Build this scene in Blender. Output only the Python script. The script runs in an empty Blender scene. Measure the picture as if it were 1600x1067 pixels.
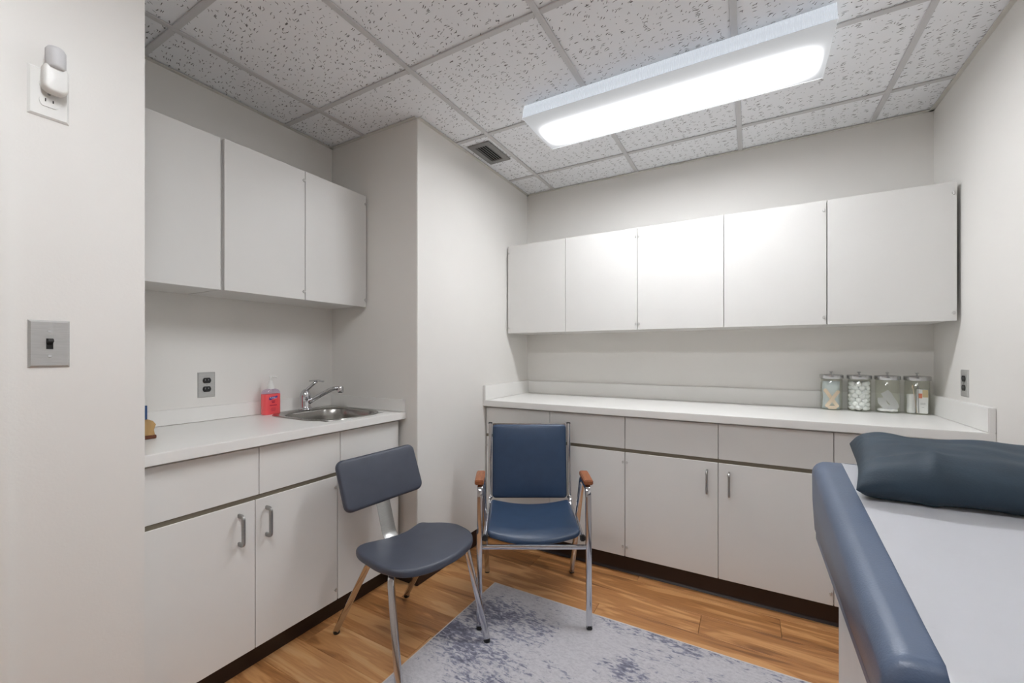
import bpy, bmesh, math, random
from mathutils import Vector, Matrix, noise
random.seed(7)
SC = bpy.context.scene
C = SC.collection
PI = math.pi

# ------------------------------------------------------------------ camera
YAW = math.radians(29.7)
cd = bpy.data.cameras.new('camera'); cam = bpy.data.objects.new('camera', cd); C.objects.link(cam)
cam.location = (0, 0, 1.2); cam.rotation_euler = (PI/2, 0, YAW)
cd.sensor_width = 36; cd.lens = 655/1600*36; cd.shift_y = 19.5/1600; cd.clip_start = .02
SC.camera = cam
# ------------------------------------------------------------------ world, exposure
w = bpy.data.worlds.new('world'); SC.world = w; w.use_nodes = True
w.node_tree.nodes['Background'].inputs[0].default_value = (.9, .93, 1, 1)
w.node_tree.nodes['Background'].inputs[1].default_value = .3
vs = SC.view_settings
vs.view_transform = 'Standard'; vs.look = 'None'; vs.gamma = 1; vs.use_curve_mapping = False
vs.exposure = 1.45
SC.cycles.transparent_max_bounces = 24; SC.cycles.diffuse_bounces = 8; SC.cycles.max_bounces = 16
LAMP = 16.0          # radiance of the bright band of the fluorescent lenses
# room
XL, XC, XR, YB, YC, YA, YF, H = -2.17, -1.5, .795, 2.87, 1.64, .52, -2.0, 2.42

# ------------------------------------------------------------------ materials
def lin(c):
    return tuple((x/255/12.92 if x/255 <= .04045 else ((x/255+.055)/1.055)**2.4) for x in c) + (1,)
def mat(name, rgb, rough=.5, metal=0, var=.04, scale=8, bump=0, bscale=60, stretch=(1,1,1), spec=.5, coat=0):
    m = bpy.data.materials.new(name); m.use_nodes = True
    nt = m.node_tree; N = nt.nodes; L = nt.links; b = N['Principled BSDF']
    b.inputs['Roughness'].default_value = rough; b.inputs['Metallic'].default_value = metal
    b.inputs['Specular IOR Level'].default_value = spec; b.inputs['Coat Weight'].default_value = coat
    tc = N.new('ShaderNodeTexCoord'); mp = N.new('ShaderNodeMapping'); mp.inputs['Scale'].default_value = stretch
    L.new(tc.outputs['Object'], mp.inputs[0])
    nz = N.new('ShaderNodeTexNoise'); nz.inputs['Scale'].default_value = scale; nz.inputs['Detail'].default_value = 4
    L.new(mp.outputs[0], nz.inputs['Vector'])
    r = N.new('ShaderNodeValToRGB'); c = lin(rgb)
    r.color_ramp.elements[0].position = .3; r.color_ramp.elements[1].position = .7
    r.color_ramp.elements[0].color = tuple(x*(1-var) for x in c[:3])+(1,)
    r.color_ramp.elements[1].color = tuple(min(1, x*(1+var)) for x in c[:3])+(1,)
    L.new(nz.outputs[0], r.inputs[0]); L.new(r.outputs[0], b.inputs['Base Color'])
    if bump:
        n2 = N.new('ShaderNodeTexNoise'); n2.inputs['Scale'].default_value = bscale; n2.inputs['Detail'].default_value = 3
        L.new(mp.outputs[0], n2.inputs['Vector'])
        bp = N.new('ShaderNodeBump'); bp.inputs['Strength'].default_value = bump; bp.inputs['Distance'].default_value = .002
        L.new(n2.outputs[0], bp.inputs['Height']); L.new(bp.outputs[0], b.inputs['Normal'])
    return m
M = {}
M['wall'] = mat('painted_wall', (223,221,217), .6, var=.012, scale=3, bump=.12, bscale=150)
M['laminate'] = mat('white_laminate', (222,221,218), .42, var=.012, scale=5, bump=.04, bscale=90)
M['laminate_up'] = mat('white_laminate_upper', (214,213,210), .4, var=.012, scale=5, bump=.04, bscale=90)
M['counter'] = mat('counter_laminate', (228,227,224), .33, var=.01, scale=9)
M['rail'] = mat('brown_rail', (120,113,98), .5, metal=.3, var=.06)
M['dark'] = mat('dark_gap', (38,34,32), .8)
M['kick'] = mat('dark_vinyl_base', (38,24,22), .35, var=.12, scale=14)
M['grid'] = mat('grid_metal', (198,198,199), .45, var=.02)
M['angle'] = mat('grid_edge', (205,203,197), .5, var=.03)
M['chrome'] = mat('chrome', (205,205,208), .12, 1, var=.03)
M['steel'] = mat('brushed_steel', (165,165,163), .32, 1, var=.06, scale=30, stretch=(1,1,14), bump=.05)
M['sink'] = mat('sink_steel', (158,156,152), .27, 1, var=.06, scale=20)
M['plate'] = mat('plate_steel', (182,182,180), .45, .45, var=.05, scale=30, stretch=(1,1,12))
M['lid_steel'] = mat('lid_steel', (190,190,190), .25, .9, var=.05)
M['black'] = mat('black_plastic', (22,22,23), .35)
M['white_pl'] = mat('white_plastic', (225,225,222), .4, var=.01)
M['hinge'] = mat('hinge_metal', (205,204,202), .3, .6)
M['navy'] = mat('navy_vinyl', (47,66,92), .34, var=.08, scale=20, bump=.25, bscale=350)
M['slate'] = mat('slate_vinyl', (64,69,82), .42, var=.06, scale=20, bump=.25, bscale=350)
M['table_vinyl'] = mat('blue_grey_vinyl', (84,97,119), .36, var=.05, scale=16, bump=.2, bscale=320)
M['wood_arm'] = mat('armrest_wood', (142,84,50), .4, var=.25, scale=18, stretch=(6,1,6))
M['paper'] = mat('table_paper', (240,240,243), .7, var=.012, scale=6, bump=.25, bscale=22)
M['pillow'] = mat('pillow_cloth', (34,52,66), .62, var=.12, scale=12, bump=.3, bscale=260)
M['cotton'] = mat('cotton', (240,242,244), .9, var=.02, bump=.6, bscale=200)
M['gauze'] = mat('gauze', (240,240,244), .85, var=.02)
M['stick'] = mat('stick_wood', (232,212,192), .6, var=.08, scale=20)
M['packet'] = mat('packet_blue', (222,232,238), .5, var=.04)
M['orange'] = mat('orange_print', (226,128,96), .6)
M['tan'] = mat('tan_print', (206,188,150), .6)
M['kraft'] = mat('kraft_paper', (176,142,92), .7, var=.2, scale=40, stretch=(1,1,.3))
M['kraft_dark'] = mat('dark_brown', (98,52,28), .6, var=.2, scale=40)
M['blue'] = mat('blue_card', (38,72,120), .5)
M['grille'] = mat('grey_grille', (140,140,139), .5, .3, var=.06)
M['grid_dark'] = mat('plenum_dark', (10,10,11), .8)
M['ink'] = mat('grey_ink', (150,150,155), .6)
M['ink_red'] = mat('red_ink', (190,20,60), .6)
M['ink_purple'] = mat('purple_ink', (60,35,130), .5)
M['ink_white'] = mat('white_ink', (235,225,245), .5)
M['table_base'] = mat('painted_base', (212,212,212), .4)

def glass_mat(name, col, rough=.0, alpha=.0, ior=1.45):
    m = bpy.data.materials.new(name); m.use_nodes = True
    nt = m.node_tree; N = nt.nodes; L = nt.links; N.remove(N['Principled BSDF'])
    g = N.new('ShaderNodeBsdfGlossy'); g.inputs['Roughness'].default_value = .03
    t = N.new('ShaderNodeBsdfTransparent'); t.inputs[0].default_value = col
    fz = N.new('ShaderNodeFresnel'); fz.inputs[0].default_value = ior
    nz = N.new('ShaderNodeTexNoise'); nz.inputs['Scale'].default_value = 6
    mr = N.new('ShaderNodeMath'); mr.operation = 'MULTIPLY'; mr.inputs[1].default_value = .04
    L.new(nz.outputs[0], mr.inputs[0])
    ad = N.new('ShaderNodeMath'); ad.operation = 'ADD'; L.new(fz.outputs[0], ad.inputs[0]); L.new(mr.outputs[0], ad.inputs[1])
    gb = N.new('ShaderNodeNewGeometry'); ib = N.new('ShaderNodeMath'); ib.operation = 'SUBTRACT'; ib.inputs[0].default_value = 1; L.new(gb.outputs['Backfacing'], ib.inputs[1])
    mb = N.new('ShaderNodeMath'); mb.operation = 'MULTIPLY'; L.new(ad.outputs[0], mb.inputs[0]); L.new(ib.outputs[0], mb.inputs[1])
    mx = N.new('ShaderNodeMixShader'); L.new(mb.outputs[0], mx.inputs[0]); L.new(t.outputs[0], mx.inputs[1]); L.new(g.outputs[0], mx.inputs[2])
    L.new(mx.outputs[0], N['Material Output'].inputs[0])
    return m
M['glass'] = glass_mat('jar_glass', (.98,.985,.965,1))
M['clear_pl'] = glass_mat('clear_plastic', (.86,.80,.90,1), ior=1.4)
def liquid():
    m = mat('coral_soap', (246,92,98), .18, var=.03)
    b = m.node_tree.nodes['Principled BSDF']; b.inputs['Transmission Weight'].default_value = 0
    b.inputs['Subsurface Weight'].default_value = .5; b.inputs['Subsurface Radius'].default_value = (.03,.01,.01)
    b.inputs['Coat Weight'].default_value = .4
    return m
M['liquid'] = liquid()

def tile_mat():
    m = bpy.data.materials.new('fissured_tile'); m.use_nodes = True
    nt = m.node_tree; N = nt.nodes; L = nt.links; b = N['Principled BSDF']; b.inputs['Roughness'].default_value = .9
    b.inputs['Specular IOR Level'].default_value = .1
    g = N.new('ShaderNodeNewGeometry')
    def layer(sx, sy, rot, th, dens, off):
        w1 = N.new('ShaderNodeTexNoise'); w1.inputs['Scale'].default_value = 55; w1.inputs['Detail'].default_value = 2
        L.new(g.outputs['Position'], w1.inputs['Vector'])
        sub = N.new('ShaderNodeVectorMath'); sub.operation = 'SUBTRACT'; sub.inputs[1].default_value = (.5,.5,.5); L.new(w1.outputs['Color'], sub.inputs[0])
        sc = N.new('ShaderNodeVectorMath'); sc.operation = 'SCALE'; sc.inputs['Scale'].default_value = .016; L.new(sub.outputs[0], sc.inputs[0])
        ad = N.new('ShaderNodeVectorMath'); L.new(g.outputs['Position'], ad.inputs[0]); L.new(sc.outputs[0], ad.inputs[1])
        mp = N.new('ShaderNodeMapping'); mp.inputs['Rotation'].default_value = (0,0,rot); mp.inputs['Location'].default_value = off
        L.new(ad.outputs[0], mp.inputs[0])
        m2 = N.new('ShaderNodeVectorMath'); m2.operation = 'MULTIPLY'; m2.inputs[1].default_value = (sx, sy, 0); L.new(mp.outputs[0], m2.inputs[0])
        v = N.new('ShaderNodeTexVoronoi'); v.voronoi_dimensions = '2D'; v.inputs['Scale'].default_value = 1; L.new(m2.outputs[0], v.inputs['Vector'])
        v.inputs['Randomness'].default_value = 1
        r = N.new('ShaderNodeMapRange'); r.inputs['From Min'].default_value = th*.65; r.inputs['From Max'].default_value = th
        r.inputs['To Min'].default_value = 1; r.inputs['To Max'].default_value = 0
        L.new(v.outputs['Distance'], r.inputs['Value'])
        sp = N.new('ShaderNodeSeparateColor'); L.new(v.outputs['Color'], sp.inputs[0])
        lt = N.new('ShaderNodeMath'); lt.operation = 'LESS_THAN'; lt.inputs[1].default_value = dens; L.new(sp.outputs[0], lt.inputs[0])
        mu = N.new('ShaderNodeMath'); mu.operation = 'MULTIPLY'; L.new(r.outputs[0], mu.inputs[0]); L.new(lt.outputs[0], mu.inputs[1])
        return mu
    a = layer(24, 135, .15, .23, .24, (0,0,0)); c = layer(28, 135, .9, .2, .12, (3,1,0)); d = layer(60, 60, 0, .12, .2, (7,2,0))
    mx = N.new('ShaderNodeMath'); mx.operation = 'MAXIMUM'; L.new(a.outputs[0], mx.inputs[0]); L.new(c.outputs[0], mx.inputs[1])
    m3 = N.new('ShaderNodeMath'); m3.operation = 'MAXIMUM'; L.new(mx.outputs[0], m3.inputs[0]); L.new(d.outputs[0], m3.inputs[1])
    oi = N.new('ShaderNodeObjectInfo'); rr = N.new('ShaderNodeMapRange'); rr.inputs['To Min'].default_value = .96; rr.inputs['To Max'].default_value = 1.03
    L.new(oi.outputs['Random'], rr.inputs['Value'])
    cm = N.new('ShaderNodeMix'); cm.data_type = 'RGBA'; cm.inputs[6].default_value = lin((238,240,243)); cm.inputs[7].default_value = lin((112,112,113))
    L.new(m3.outputs[0], cm.inputs[0])
    vm = N.new('ShaderNodeVectorMath'); vm.operation = 'SCALE'; L.new(cm.outputs[2], vm.inputs[0]); L.new(rr.outputs[0], vm.inputs['Scale'])
    L.new(vm.outputs[0], b.inputs['Base Color'])
    bp = N.new('ShaderNodeBump'); bp.inputs['Strength'].default_value = .4; bp.inputs['Distance'].default_value = .002; bp.invert = True
    L.new(m3.outputs[0], bp.inputs['Height']); L.new(bp.outputs[0], b.inputs['Normal'])
    return m
M['tile'] = tile_mat()

def plank_mat():
    m = bpy.data.materials.new('floor_plank_wood'); m.use_nodes = True
    nt = m.node_tree; N = nt.nodes; L = nt.links; b = N['Principled BSDF']
    b.inputs['Roughness'].default_value = .36; b.inputs['Specular IOR Level'].default_value = .45
    tc = N.new('ShaderNodeTexCoord'); oi = N.new('ShaderNodeObjectInfo')
    sc = N.new('ShaderNodeVectorMath'); sc.operation = 'SCALE'; sc.inputs[0].default_value = (37, 91, 53); L.new(oi.outputs['Random'], sc.inputs['Scale'])
    ad = N.new('ShaderNodeVectorMath'); L.new(tc.outputs['Object'], ad.inputs[0]); L.new(sc.outputs[0], ad.inputs[1])
    mp = N.new('ShaderNodeMapping'); mp.inputs['Scale'].default_value = (1.1, 9, 1); L.new(ad.outputs[0], mp.inputs[0])
    n1 = N.new('ShaderNodeTexNoise'); n1.inputs['Scale'].default_value = 1.9; n1.inputs['Detail'].default_value = 3; n1.inputs['Distortion'].default_value = .9
    L.new(mp.outputs[0], n1.inputs['Vector'])
    mp2 = N.new('ShaderNodeMapping'); mp2.inputs['Scale'].default_value = (3, 70, 1); L.new(ad.outputs[0], mp2.inputs[0])
    n2 = N.new('ShaderNodeTexNoise'); n2.inputs['Scale'].default_value = 2.2; n2.inputs['Detail'].default_value = 5; L.new(mp2.outputs[0], n2.inputs['Vector'])
    # cathedral figure: bands of the broad noise
    mu = N.new('ShaderNodeMath'); mu.operation = 'MULTIPLY'; mu.inputs[1].default_value = 34; L.new(n1.outputs[0], mu.inputs[0])
    sn = N.new('ShaderNodeMath'); sn.operation = 'SINE'; L.new(mu.outputs[0], sn.inputs[0])
    s2 = N.new('ShaderNodeMath'); s2.operation = 'MULTIPLY_ADD'; s2.inputs[1].default_value = .045; s2.inputs[2].default_value = 0; L.new(sn.outputs[0], s2.inputs[0])
    a1 = N.new('ShaderNodeMath'); a1.operation = 'MULTIPLY_ADD'; a1.inputs[1].default_value = .9; L.new(n1.outputs[0], a1.inputs[0]); L.new(s2.outputs[0], a1.inputs[2])
    a2 = N.new('ShaderNodeMath'); a2.operation = 'MULTIPLY_ADD'; a2.inputs[1].default_value = .2; L.new(n2.outputs[0], a2.inputs[0]); L.new(a1.outputs[0], a2.inputs[2])
    a3 = N.new('ShaderNodeMath'); a3.operation = 'MULTIPLY_ADD'; a3.inputs[1].default_value = .22; L.new(oi.outputs['Random'], a3.inputs[0]); L.new(a2.outputs[0], a3.inputs[2])
    r = N.new('ShaderNodeValToRGB'); e = r.color_ramp.elements
    e[0].position = .42; e[0].color = lin((138,94,58)); e[1].position = .95; e[1].color = lin((218,176,128))
    x = e.new(.58); x.color = lin((178,124,76)); x = e.new(.74); x.color = lin((206,154,102))
    L.new(a3.outputs[0], r.inputs[0]); L.new(r.outputs[0], b.inputs['Base Color'])
    bp = N.new('ShaderNodeBump'); bp.inputs['Strength'].default_value = .12; bp.inputs['Distance'].default_value = .001
    L.new(n2.outputs[0], bp.inputs['Height']); L.new(bp.outputs[0], b.inputs['Normal'])
    return m
M['plank'] = plank_mat()

def rug_mat():
    m = bpy.data.materials.new('distressed_rug'); m.use_nodes = True
    nt = m.node_tree; N = nt.nodes; L = nt.links; b = N['Principled BSDF']; b.inputs['Roughness'].default_value = .85
    b.inputs['Specular IOR Level'].default_value = .2
    g = N.new('ShaderNodeNewGeometry')
    def nz(scale, st, det=5, dist=0, off=(0,0,0)):
        mp = N.new('ShaderNodeMapping'); mp.inputs['Scale'].default_value = st; mp.inputs['Location'].default_value = off
        L.new(g.outputs['Position'], mp.inputs[0])
        n = N.new('ShaderNodeTexNoise'); n.inputs['Scale'].default_value = scale; n.inputs['Detail'].default_value = det; n.inputs['Distortion'].default_value = dist
        n.inputs['Roughness'].default_value = .65
        L.new(mp.outputs[0], n.inputs['Vector']); return n
    big = nz(1.6, (1,1.3,1), 3, .4, (4.2,1.0,0)); str_ = nz(34, (1,2.4,1), 6, .6); fine = nz(70, (1,1.6,1), 3)
    a = N.new('ShaderNodeMath'); a.operation = 'MULTIPLY_ADD'; a.inputs[1].default_value = 1.15; L.new(big.outputs[0], a.inputs[0])
    m1 = N.new('ShaderNodeMath'); m1.operation = 'MULTIPLY'; m1.inputs[1].default_value = .85; L.new(str_.outputs[0], m1.inputs[0]); L.new(m1.outputs[0], a.inputs[2])
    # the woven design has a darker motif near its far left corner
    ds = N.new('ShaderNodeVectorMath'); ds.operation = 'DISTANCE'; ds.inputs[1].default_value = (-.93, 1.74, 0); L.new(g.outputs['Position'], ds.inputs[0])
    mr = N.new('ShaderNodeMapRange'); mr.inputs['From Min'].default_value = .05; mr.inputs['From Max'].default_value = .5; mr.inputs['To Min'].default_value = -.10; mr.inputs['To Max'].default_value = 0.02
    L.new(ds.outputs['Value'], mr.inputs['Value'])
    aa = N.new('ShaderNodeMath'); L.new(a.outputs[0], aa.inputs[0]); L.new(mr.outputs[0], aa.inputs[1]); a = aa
    r = N.new('ShaderNodeValToRGB'); e = r.color_ramp.elements
    e[0].position = .80; e[0].color = lin((108,108,122)); e[1].position = 1.14; e[1].color = lin((192,190,194))
    x = e.new(.90); x.color = lin((142,143,158)); x = e.new(.95); x.color = lin((180,178,184))
    L.new(a.outputs[0], r.inputs[0])
    mx = N.new('ShaderNodeMix'); mx.data_type = 'RGBA'; mx.blend_type = 'MULTIPLY'
    r2 = N.new('ShaderNodeValToRGB'); r2.color_ramp.elements[0].position = .35; r2.color_ramp.elements[0].color = (.72,.72,.74,1); r2.color_ramp.elements[1].position = .6
    L.new(fine.outputs[0], r2.inputs[0]); mx.inputs[0].default_value = .6; L.new(r.outputs[0], mx.inputs[6]); L.new(r2.outputs[0], mx.inputs[7])
    L.new(mx.outputs[2], b.inputs['Base Color'])
    bp = N.new('ShaderNodeBump'); bp.inputs['Strength'].default_value = .3; bp.inputs['Distance'].default_value = .002
    L.new(fine.outputs[0], bp.inputs['Height']); L.new(bp.outputs[0], b.inputs['Normal'])
    return m
M['rug'] = rug_mat(); M['rug_edge'] = mat('rug_binding', (205,196,190), .8)

def lens_mat(side=False):
    m = bpy.data.materials.new('lamp_lens_side' if side else 'lamp_lens'); m.use_nodes = True
    nt = m.node_tree; N = nt.nodes; L = nt.links; b = N['Principled BSDF']
    b.inputs['Base Color'].default_value = lin((150,155,160)); b.inputs['Roughness'].default_value = .25
    tc = N.new('ShaderNodeTexCoord'); sp = N.new('ShaderNodeSeparateXYZ'); L.new(tc.outputs['Object'], sp.inputs[0])
    if side:
        b.inputs['Emission Color'].default_value = (.88,.93,1,1); b.inputs['Emission Strength'].default_value = .20; b.inputs['Specular IOR Level'].default_value = .3
        wv = N.new('ShaderNodeMath'); wv.operation = 'MULTIPLY'; wv.inputs[1].default_value = 900; L.new(sp.outputs[0], wv.inputs[0])
        s = N.new('ShaderNodeMath'); s.operation = 'SINE'; L.new(wv.outputs[0], s.inputs[0])
        bp = N.new('ShaderNodeBump'); bp.inputs['Strength'].default_value = .7; bp.inputs['Distance'].default_value = .002
        L.new(s.outputs[0], bp.inputs['Height']); L.new(bp.outputs[0], b.inputs['Normal'])
    else:
        # tube glow and its fade painted into emission, band shifted for the oblique view
        sh = N.new('ShaderNodeMath'); sh.operation = 'SUBTRACT'; sh.inputs[1].default_value = .04; L.new(sp.outputs[1], sh.inputs[0])
        def fade(src, a, c_):
            ab = N.new('ShaderNodeMath'); ab.operation = 'ABSOLUTE'; L.new(src, ab.inputs[0])
            r = N.new('ShaderNodeMapRange'); r.interpolation_type = 'SMOOTHSTEP'
            r.inputs['From Min'].default_value = a; r.inputs['From Max'].default_value = c_
            r.inputs['To Min'].default_value = 1; r.inputs['To Max'].default_value = 0; L.new(ab.outputs[0], r.inputs['Value']); return r.outputs[0]
        def mul(p, q):
            m_ = N.new('ShaderNodeMath'); m_.operation = 'MULTIPLY'
            for k, v_ in enumerate((p, q)):
                if isinstance(v_, (int, float)): m_.inputs[k].default_value = v_
                else: L.new(v_, m_.inputs[k])
            return m_.outputs[0]
        f_ = fade(sh.outputs[0], .0, .19); f_ = mul(f_, f_); f_ = mul(f_, f_)
        core = mul(mul(f_, fade(sp.outputs[0], .48, .60)), LAMP*1.3)
        wide = mul(mul(fade(sh.outputs[0], .02, .205), fade(sp.outputs[0], .40, .70)), .24)
        s1 = N.new('ShaderNodeMath'); L.new(core, s1.inputs[0]); L.new(wide, s1.inputs[1])
        ma = N.new('ShaderNodeMath'); ma.inputs[1].default_value = .115; L.new(s1.outputs[0], ma.inputs[0])
        b.inputs['Emission Color'].default_value = (.955,.972,1,1); L.new(ma.outputs[0], b.inputs['Emission Strength'])
    return m
M['lens'] = lens_mat(); M['lens_side'] = lens_mat(True)
M['lens_rim'] = mat('lens_rim', (235,240,245), .3)
_b = M['lens_rim'].node_tree.nodes['Principled BSDF']; _b.inputs['Emission Color'].default_value = (.95,.98,1,1); _b.inputs['Emission Strength'].default_value = .2

# ------------------------------------------------------------------ mesh helpers
def B(): return bmesh.new()
def box(bm, x0, x1, y0, y1, z0, z1):
    vs_ = [bm.verts.new(p) for p in ((x0,y0,z0),(x1,y0,z0),(x1,y1,z0),(x0,y1,z0),(x0,y0,z1),(x1,y0,z1),(x1,y1,z1),(x0,y1,z1))]
    for f in ((0,3,2,1),(4,5,6,7),(0,1,5,4),(1,2,6,5),(2,3,7,6),(3,0,4,7)): bm.faces.new([vs_[i] for i in f])
    return vs_
def bev(bm, w_, seg=2, geom=None):
    bmesh.ops.bevel(bm, geom=geom or bm.edges[:], offset=w_, segments=seg, affect='EDGES', clamp_overlap=True)
def frame_of(d):
    d = d.normalized(); a = Vector((0,0,1)) if abs(d.z) < .9 else Vector((1,0,0))
    u = d.cross(a).normalized(); return u, u.cross(d).normalized()
def sweep(bm, pts, prof, closed=False, up=None):
    """prof: list of (a,b) in the plane across the path"""
    P = [Vector(p) for p in pts]; rings = []
    u = v = None
    for i, p in enumerate(P):
        d = (P[min(i+1, len(P)-1)] - P[max(i-1, 0)]).normalized()
        if u is None:
            if up is not None:
                v = Vector(up); v = (v - d*v.dot(d)).normalized(); u = v.cross(d).normalized()
            else: u, v = frame_of(d)
        else:
            u = (u - d*u.dot(d)).normalized(); v = d.cross(u).normalized()
            if i and v.dot(pv) < 0: v = -v
        pv = v
        s = 1.0
        if 0 < i < len(P)-1:
            c = max(.5, math.cos((P[i]-P[i-1]).angle(P[i+1]-P[i])/2)); s = 1/c
        rings.append([bm.verts.new(p + u*a*(s if False else 1) + v*b) for a, b in prof])
    n = len(prof)
    for r0, r1 in zip(rings, rings[1:]):
        for k in range(n): bm.faces.new((r0[k], r0[(k+1)%n], r1[(k+1)%n], r1[k]))
    bm.faces.new(rings[0][::-1]); bm.faces.new(rings[-1])
    bmesh.ops.recalc_face_normals(bm, faces=bm.faces)
def circ(r, n=12, ry=None): return [(r*math.cos(2*PI*k/n), (ry or r)*math.sin(2*PI*k/n)) for k in range(n)]
def sq(w_, h_=None, r=.003):
    h_ = h_ or w_; a, b = w_/2, h_/2; o = []
    for cx, cy, t0 in ((a-r,b-r,0),(-a+r,b-r,90),(-a+r,-b+r,180),(a-r,-b+r,270)):
        for t in (0,45,90): o.append((cx+r*math.cos(math.radians(t0+t)), cy+r*math.sin(math.radians(t0+t))))
    return o
def arc(p, q, r_, n=6):
    """round the corner at q between p and r_: returns bezier points"""
    p, q, r_ = Vector(p), Vector(q), Vector(r_)
    return [tuple(p*(1-t)**2 + q*2*t*(1-t) + r_*t*t) for t in [k/n for k in range(n+1)]]
def lathe(bm, prof, c=(0,0,0), n=24, sx=1, sy=1):
    rings = []
    for r, z in prof:
        rings.append([bm.verts.new((c[0]+sx*r*math.cos(2*PI*k/n), c[1]+sy*r*math.sin(2*PI*k/n), c[2]+z)) for k in range(n)] if r > 1e-5 else [bm.verts.new((c[0],c[1],c[2]+z))])
    for a, b in zip(rings, rings[1:]):
        for k in range(n):
            k2 = (k+1) % n
            if len(a) == 1 and len(b) == 1: continue
            if len(a) == 1: bm.faces.new((a[0], b[k], b[k2]))
            elif len(b) == 1: bm.faces.new((a[k], a[k2], b[0]))
            else: bm.faces.new((a[k], a[k2], b[k2], b[k]))
    bmesh.ops.recalc_face_normals(bm, faces=bm.faces)
def rrect(w_, h_, r, n=6, cx=0, cy=0):
    o = []
    for x, y, t0 in ((w_/2-r,h_/2-r,0),(-w_/2+r,h_/2-r,90),(-w_/2+r,-h_/2+r,180),(w_/2-r,-h_/2+r,270)):
        for k in range(n+1):
            t = math.radians(t0+90*k/n); o.append((cx+x+r*math.cos(t), cy+y+r*math.sin(t)))
    return o
def dense(poly, step):
    o = []
    for i, p in enumerate(poly):
        q = poly[(i+1) % len(poly)]; d = math.dist(p, q); k = max(1, round(d/step))
        for j in range(k): o.append((p[0]+(q[0]-p[0])*j/k, p[1]+(q[1]-p[1])*j/k))
    return o
def puffy(bm, poly, t, er, crown=0, inner=8, fn=None):
    """cushion from a 2D outline: thickness t, edge radius er, crowned top; fn(x,y,z)->(x,y,z)"""
    cx = sum(p[0] for p in poly)/len(poly); cy = sum(p[1] for p in poly)/len(poly)
    n = len(poly); rings = []
    def off(d):
        o = []
        for i in range(n):
            a, b, c_ = poly[i-1], poly[i], poly[(i+1) % n]
            tx, ty = c_[0]-a[0], c_[1]-a[1]; l = math.hypot(tx, ty) or 1
            o.append((b[0]-(-ty/l)*-d if False else b[0]-ty/l*d*sgn, b[1]+tx/l*d*sgn))
        return o
    area = sum(poly[i-1][0]*poly[i][1]-poly[i][0]*poly[i-1][1] for i in range(n)); sgn = 1 if area > 0 else -1
    def ring(pts, z): rings.append([bm.verts.new((x, y, z)) for x, y in pts])
    seq = []
    for k in range(inner, 0, -1): seq.append(('s', k/inner, 0))
    m_ = 5
    prof = [(er*(1-math.sin(a)), er*(1-math.cos(a))) for a in [PI/2*k/m_ for k in range(m_+1)]]  # inset, depth
    base = off(er)
    def scaled(s): return [(cx+(x-cx)*s, cy+(y-cy)*s) for x, y in base]
    # bottom
    bottom = [bm.verts.new((cx, cy, -t/2))]
    for k in range(1, inner): ring(scaled(k/inner), -t/2)
    for ins, dep in prof: ring(off(ins), -t/2+dep)
    for ins, dep in prof[::-1]: ring(off(ins), t/2-dep)
    for k in range(inner-1, 0, -1): ring(scaled(k/inner), t/2+crown*(1-(k/inner)**2))
    top = bm.verts.new((cx, cy, t/2+crown))
    for k in range(n): bm.faces.new((bottom[0], rings[0][(k+1)%n], rings[0][k]))
    for a, b in zip(rings, rings[1:]):
        for k in range(n): bm.faces.new((a[k], a[(k+1)%n], b[(k+1)%n], b[k]))
    for k in range(n): bm.faces.new((rings[-1][k], rings[-1][(k+1)%n], top))
    if fn:
        for v in bm.verts: v.co = fn(*v.co)
    bmesh.ops.remove_doubles(bm, verts=bm.verts, dist=1e-5)
    bmesh.ops.recalc_face_normals(bm, faces=bm.faces)
def obj(name, bm, m, parent=None, smooth=False, world=True):
    """link a bmesh as ONE object; coordinates are world ones and are made local to the thing they belong to"""
    me = bpy.data.meshes.new(name)
    if parent is not None and world:
        o_ = parent; off_ = Vector((0,0,0))
        while o_ is not None: off_ += o_.location; o_ = o_.parent
        bmesh.ops.translate(bm, verts=bm.verts, vec=-off_)
    if smooth == 'auto':
        for f in bm.faces: f.smooth = True
        for e in bm.edges:
            if len(e.link_faces) == 2 and e.calc_face_angle(0) > math.radians(38): e.smooth = False
    elif smooth:
        for f in bm.faces: f.smooth = True
    bm.to_mesh(me); bm.free()
    me.materials.append(M[m] if isinstance(m, str) else m)
    o = bpy.data.objects.new(name, me); C.objects.link(o)
    if parent is not None: o.parent = parent
    return o
def tag(o, label, cat, group=None):
    o['label'] = label; o['category'] = cat
    if group: o['group'] = group
    return o
def thing(name, loc, label, cat, group=None, rz=0):
    o = bpy.data.objects.new(name, None); C.objects.link(o); o.location = loc; o.rotation_euler = (0,0,rz)
    o.empty_display_size = .05
    return tag(o, label, cat, group)
def struct(name, bm, m, smooth=False):
    o = obj(name, bm, m, None, smooth); o['kind'] = 'structure'; return o
def bx(x0, x1, y0, y1, z0, z1, b=0, seg=2):
    bm = B(); box(bm, x0, x1, y0, y1, z0, z1)
    if b: bev(bm, b, seg)
    return bm

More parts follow.
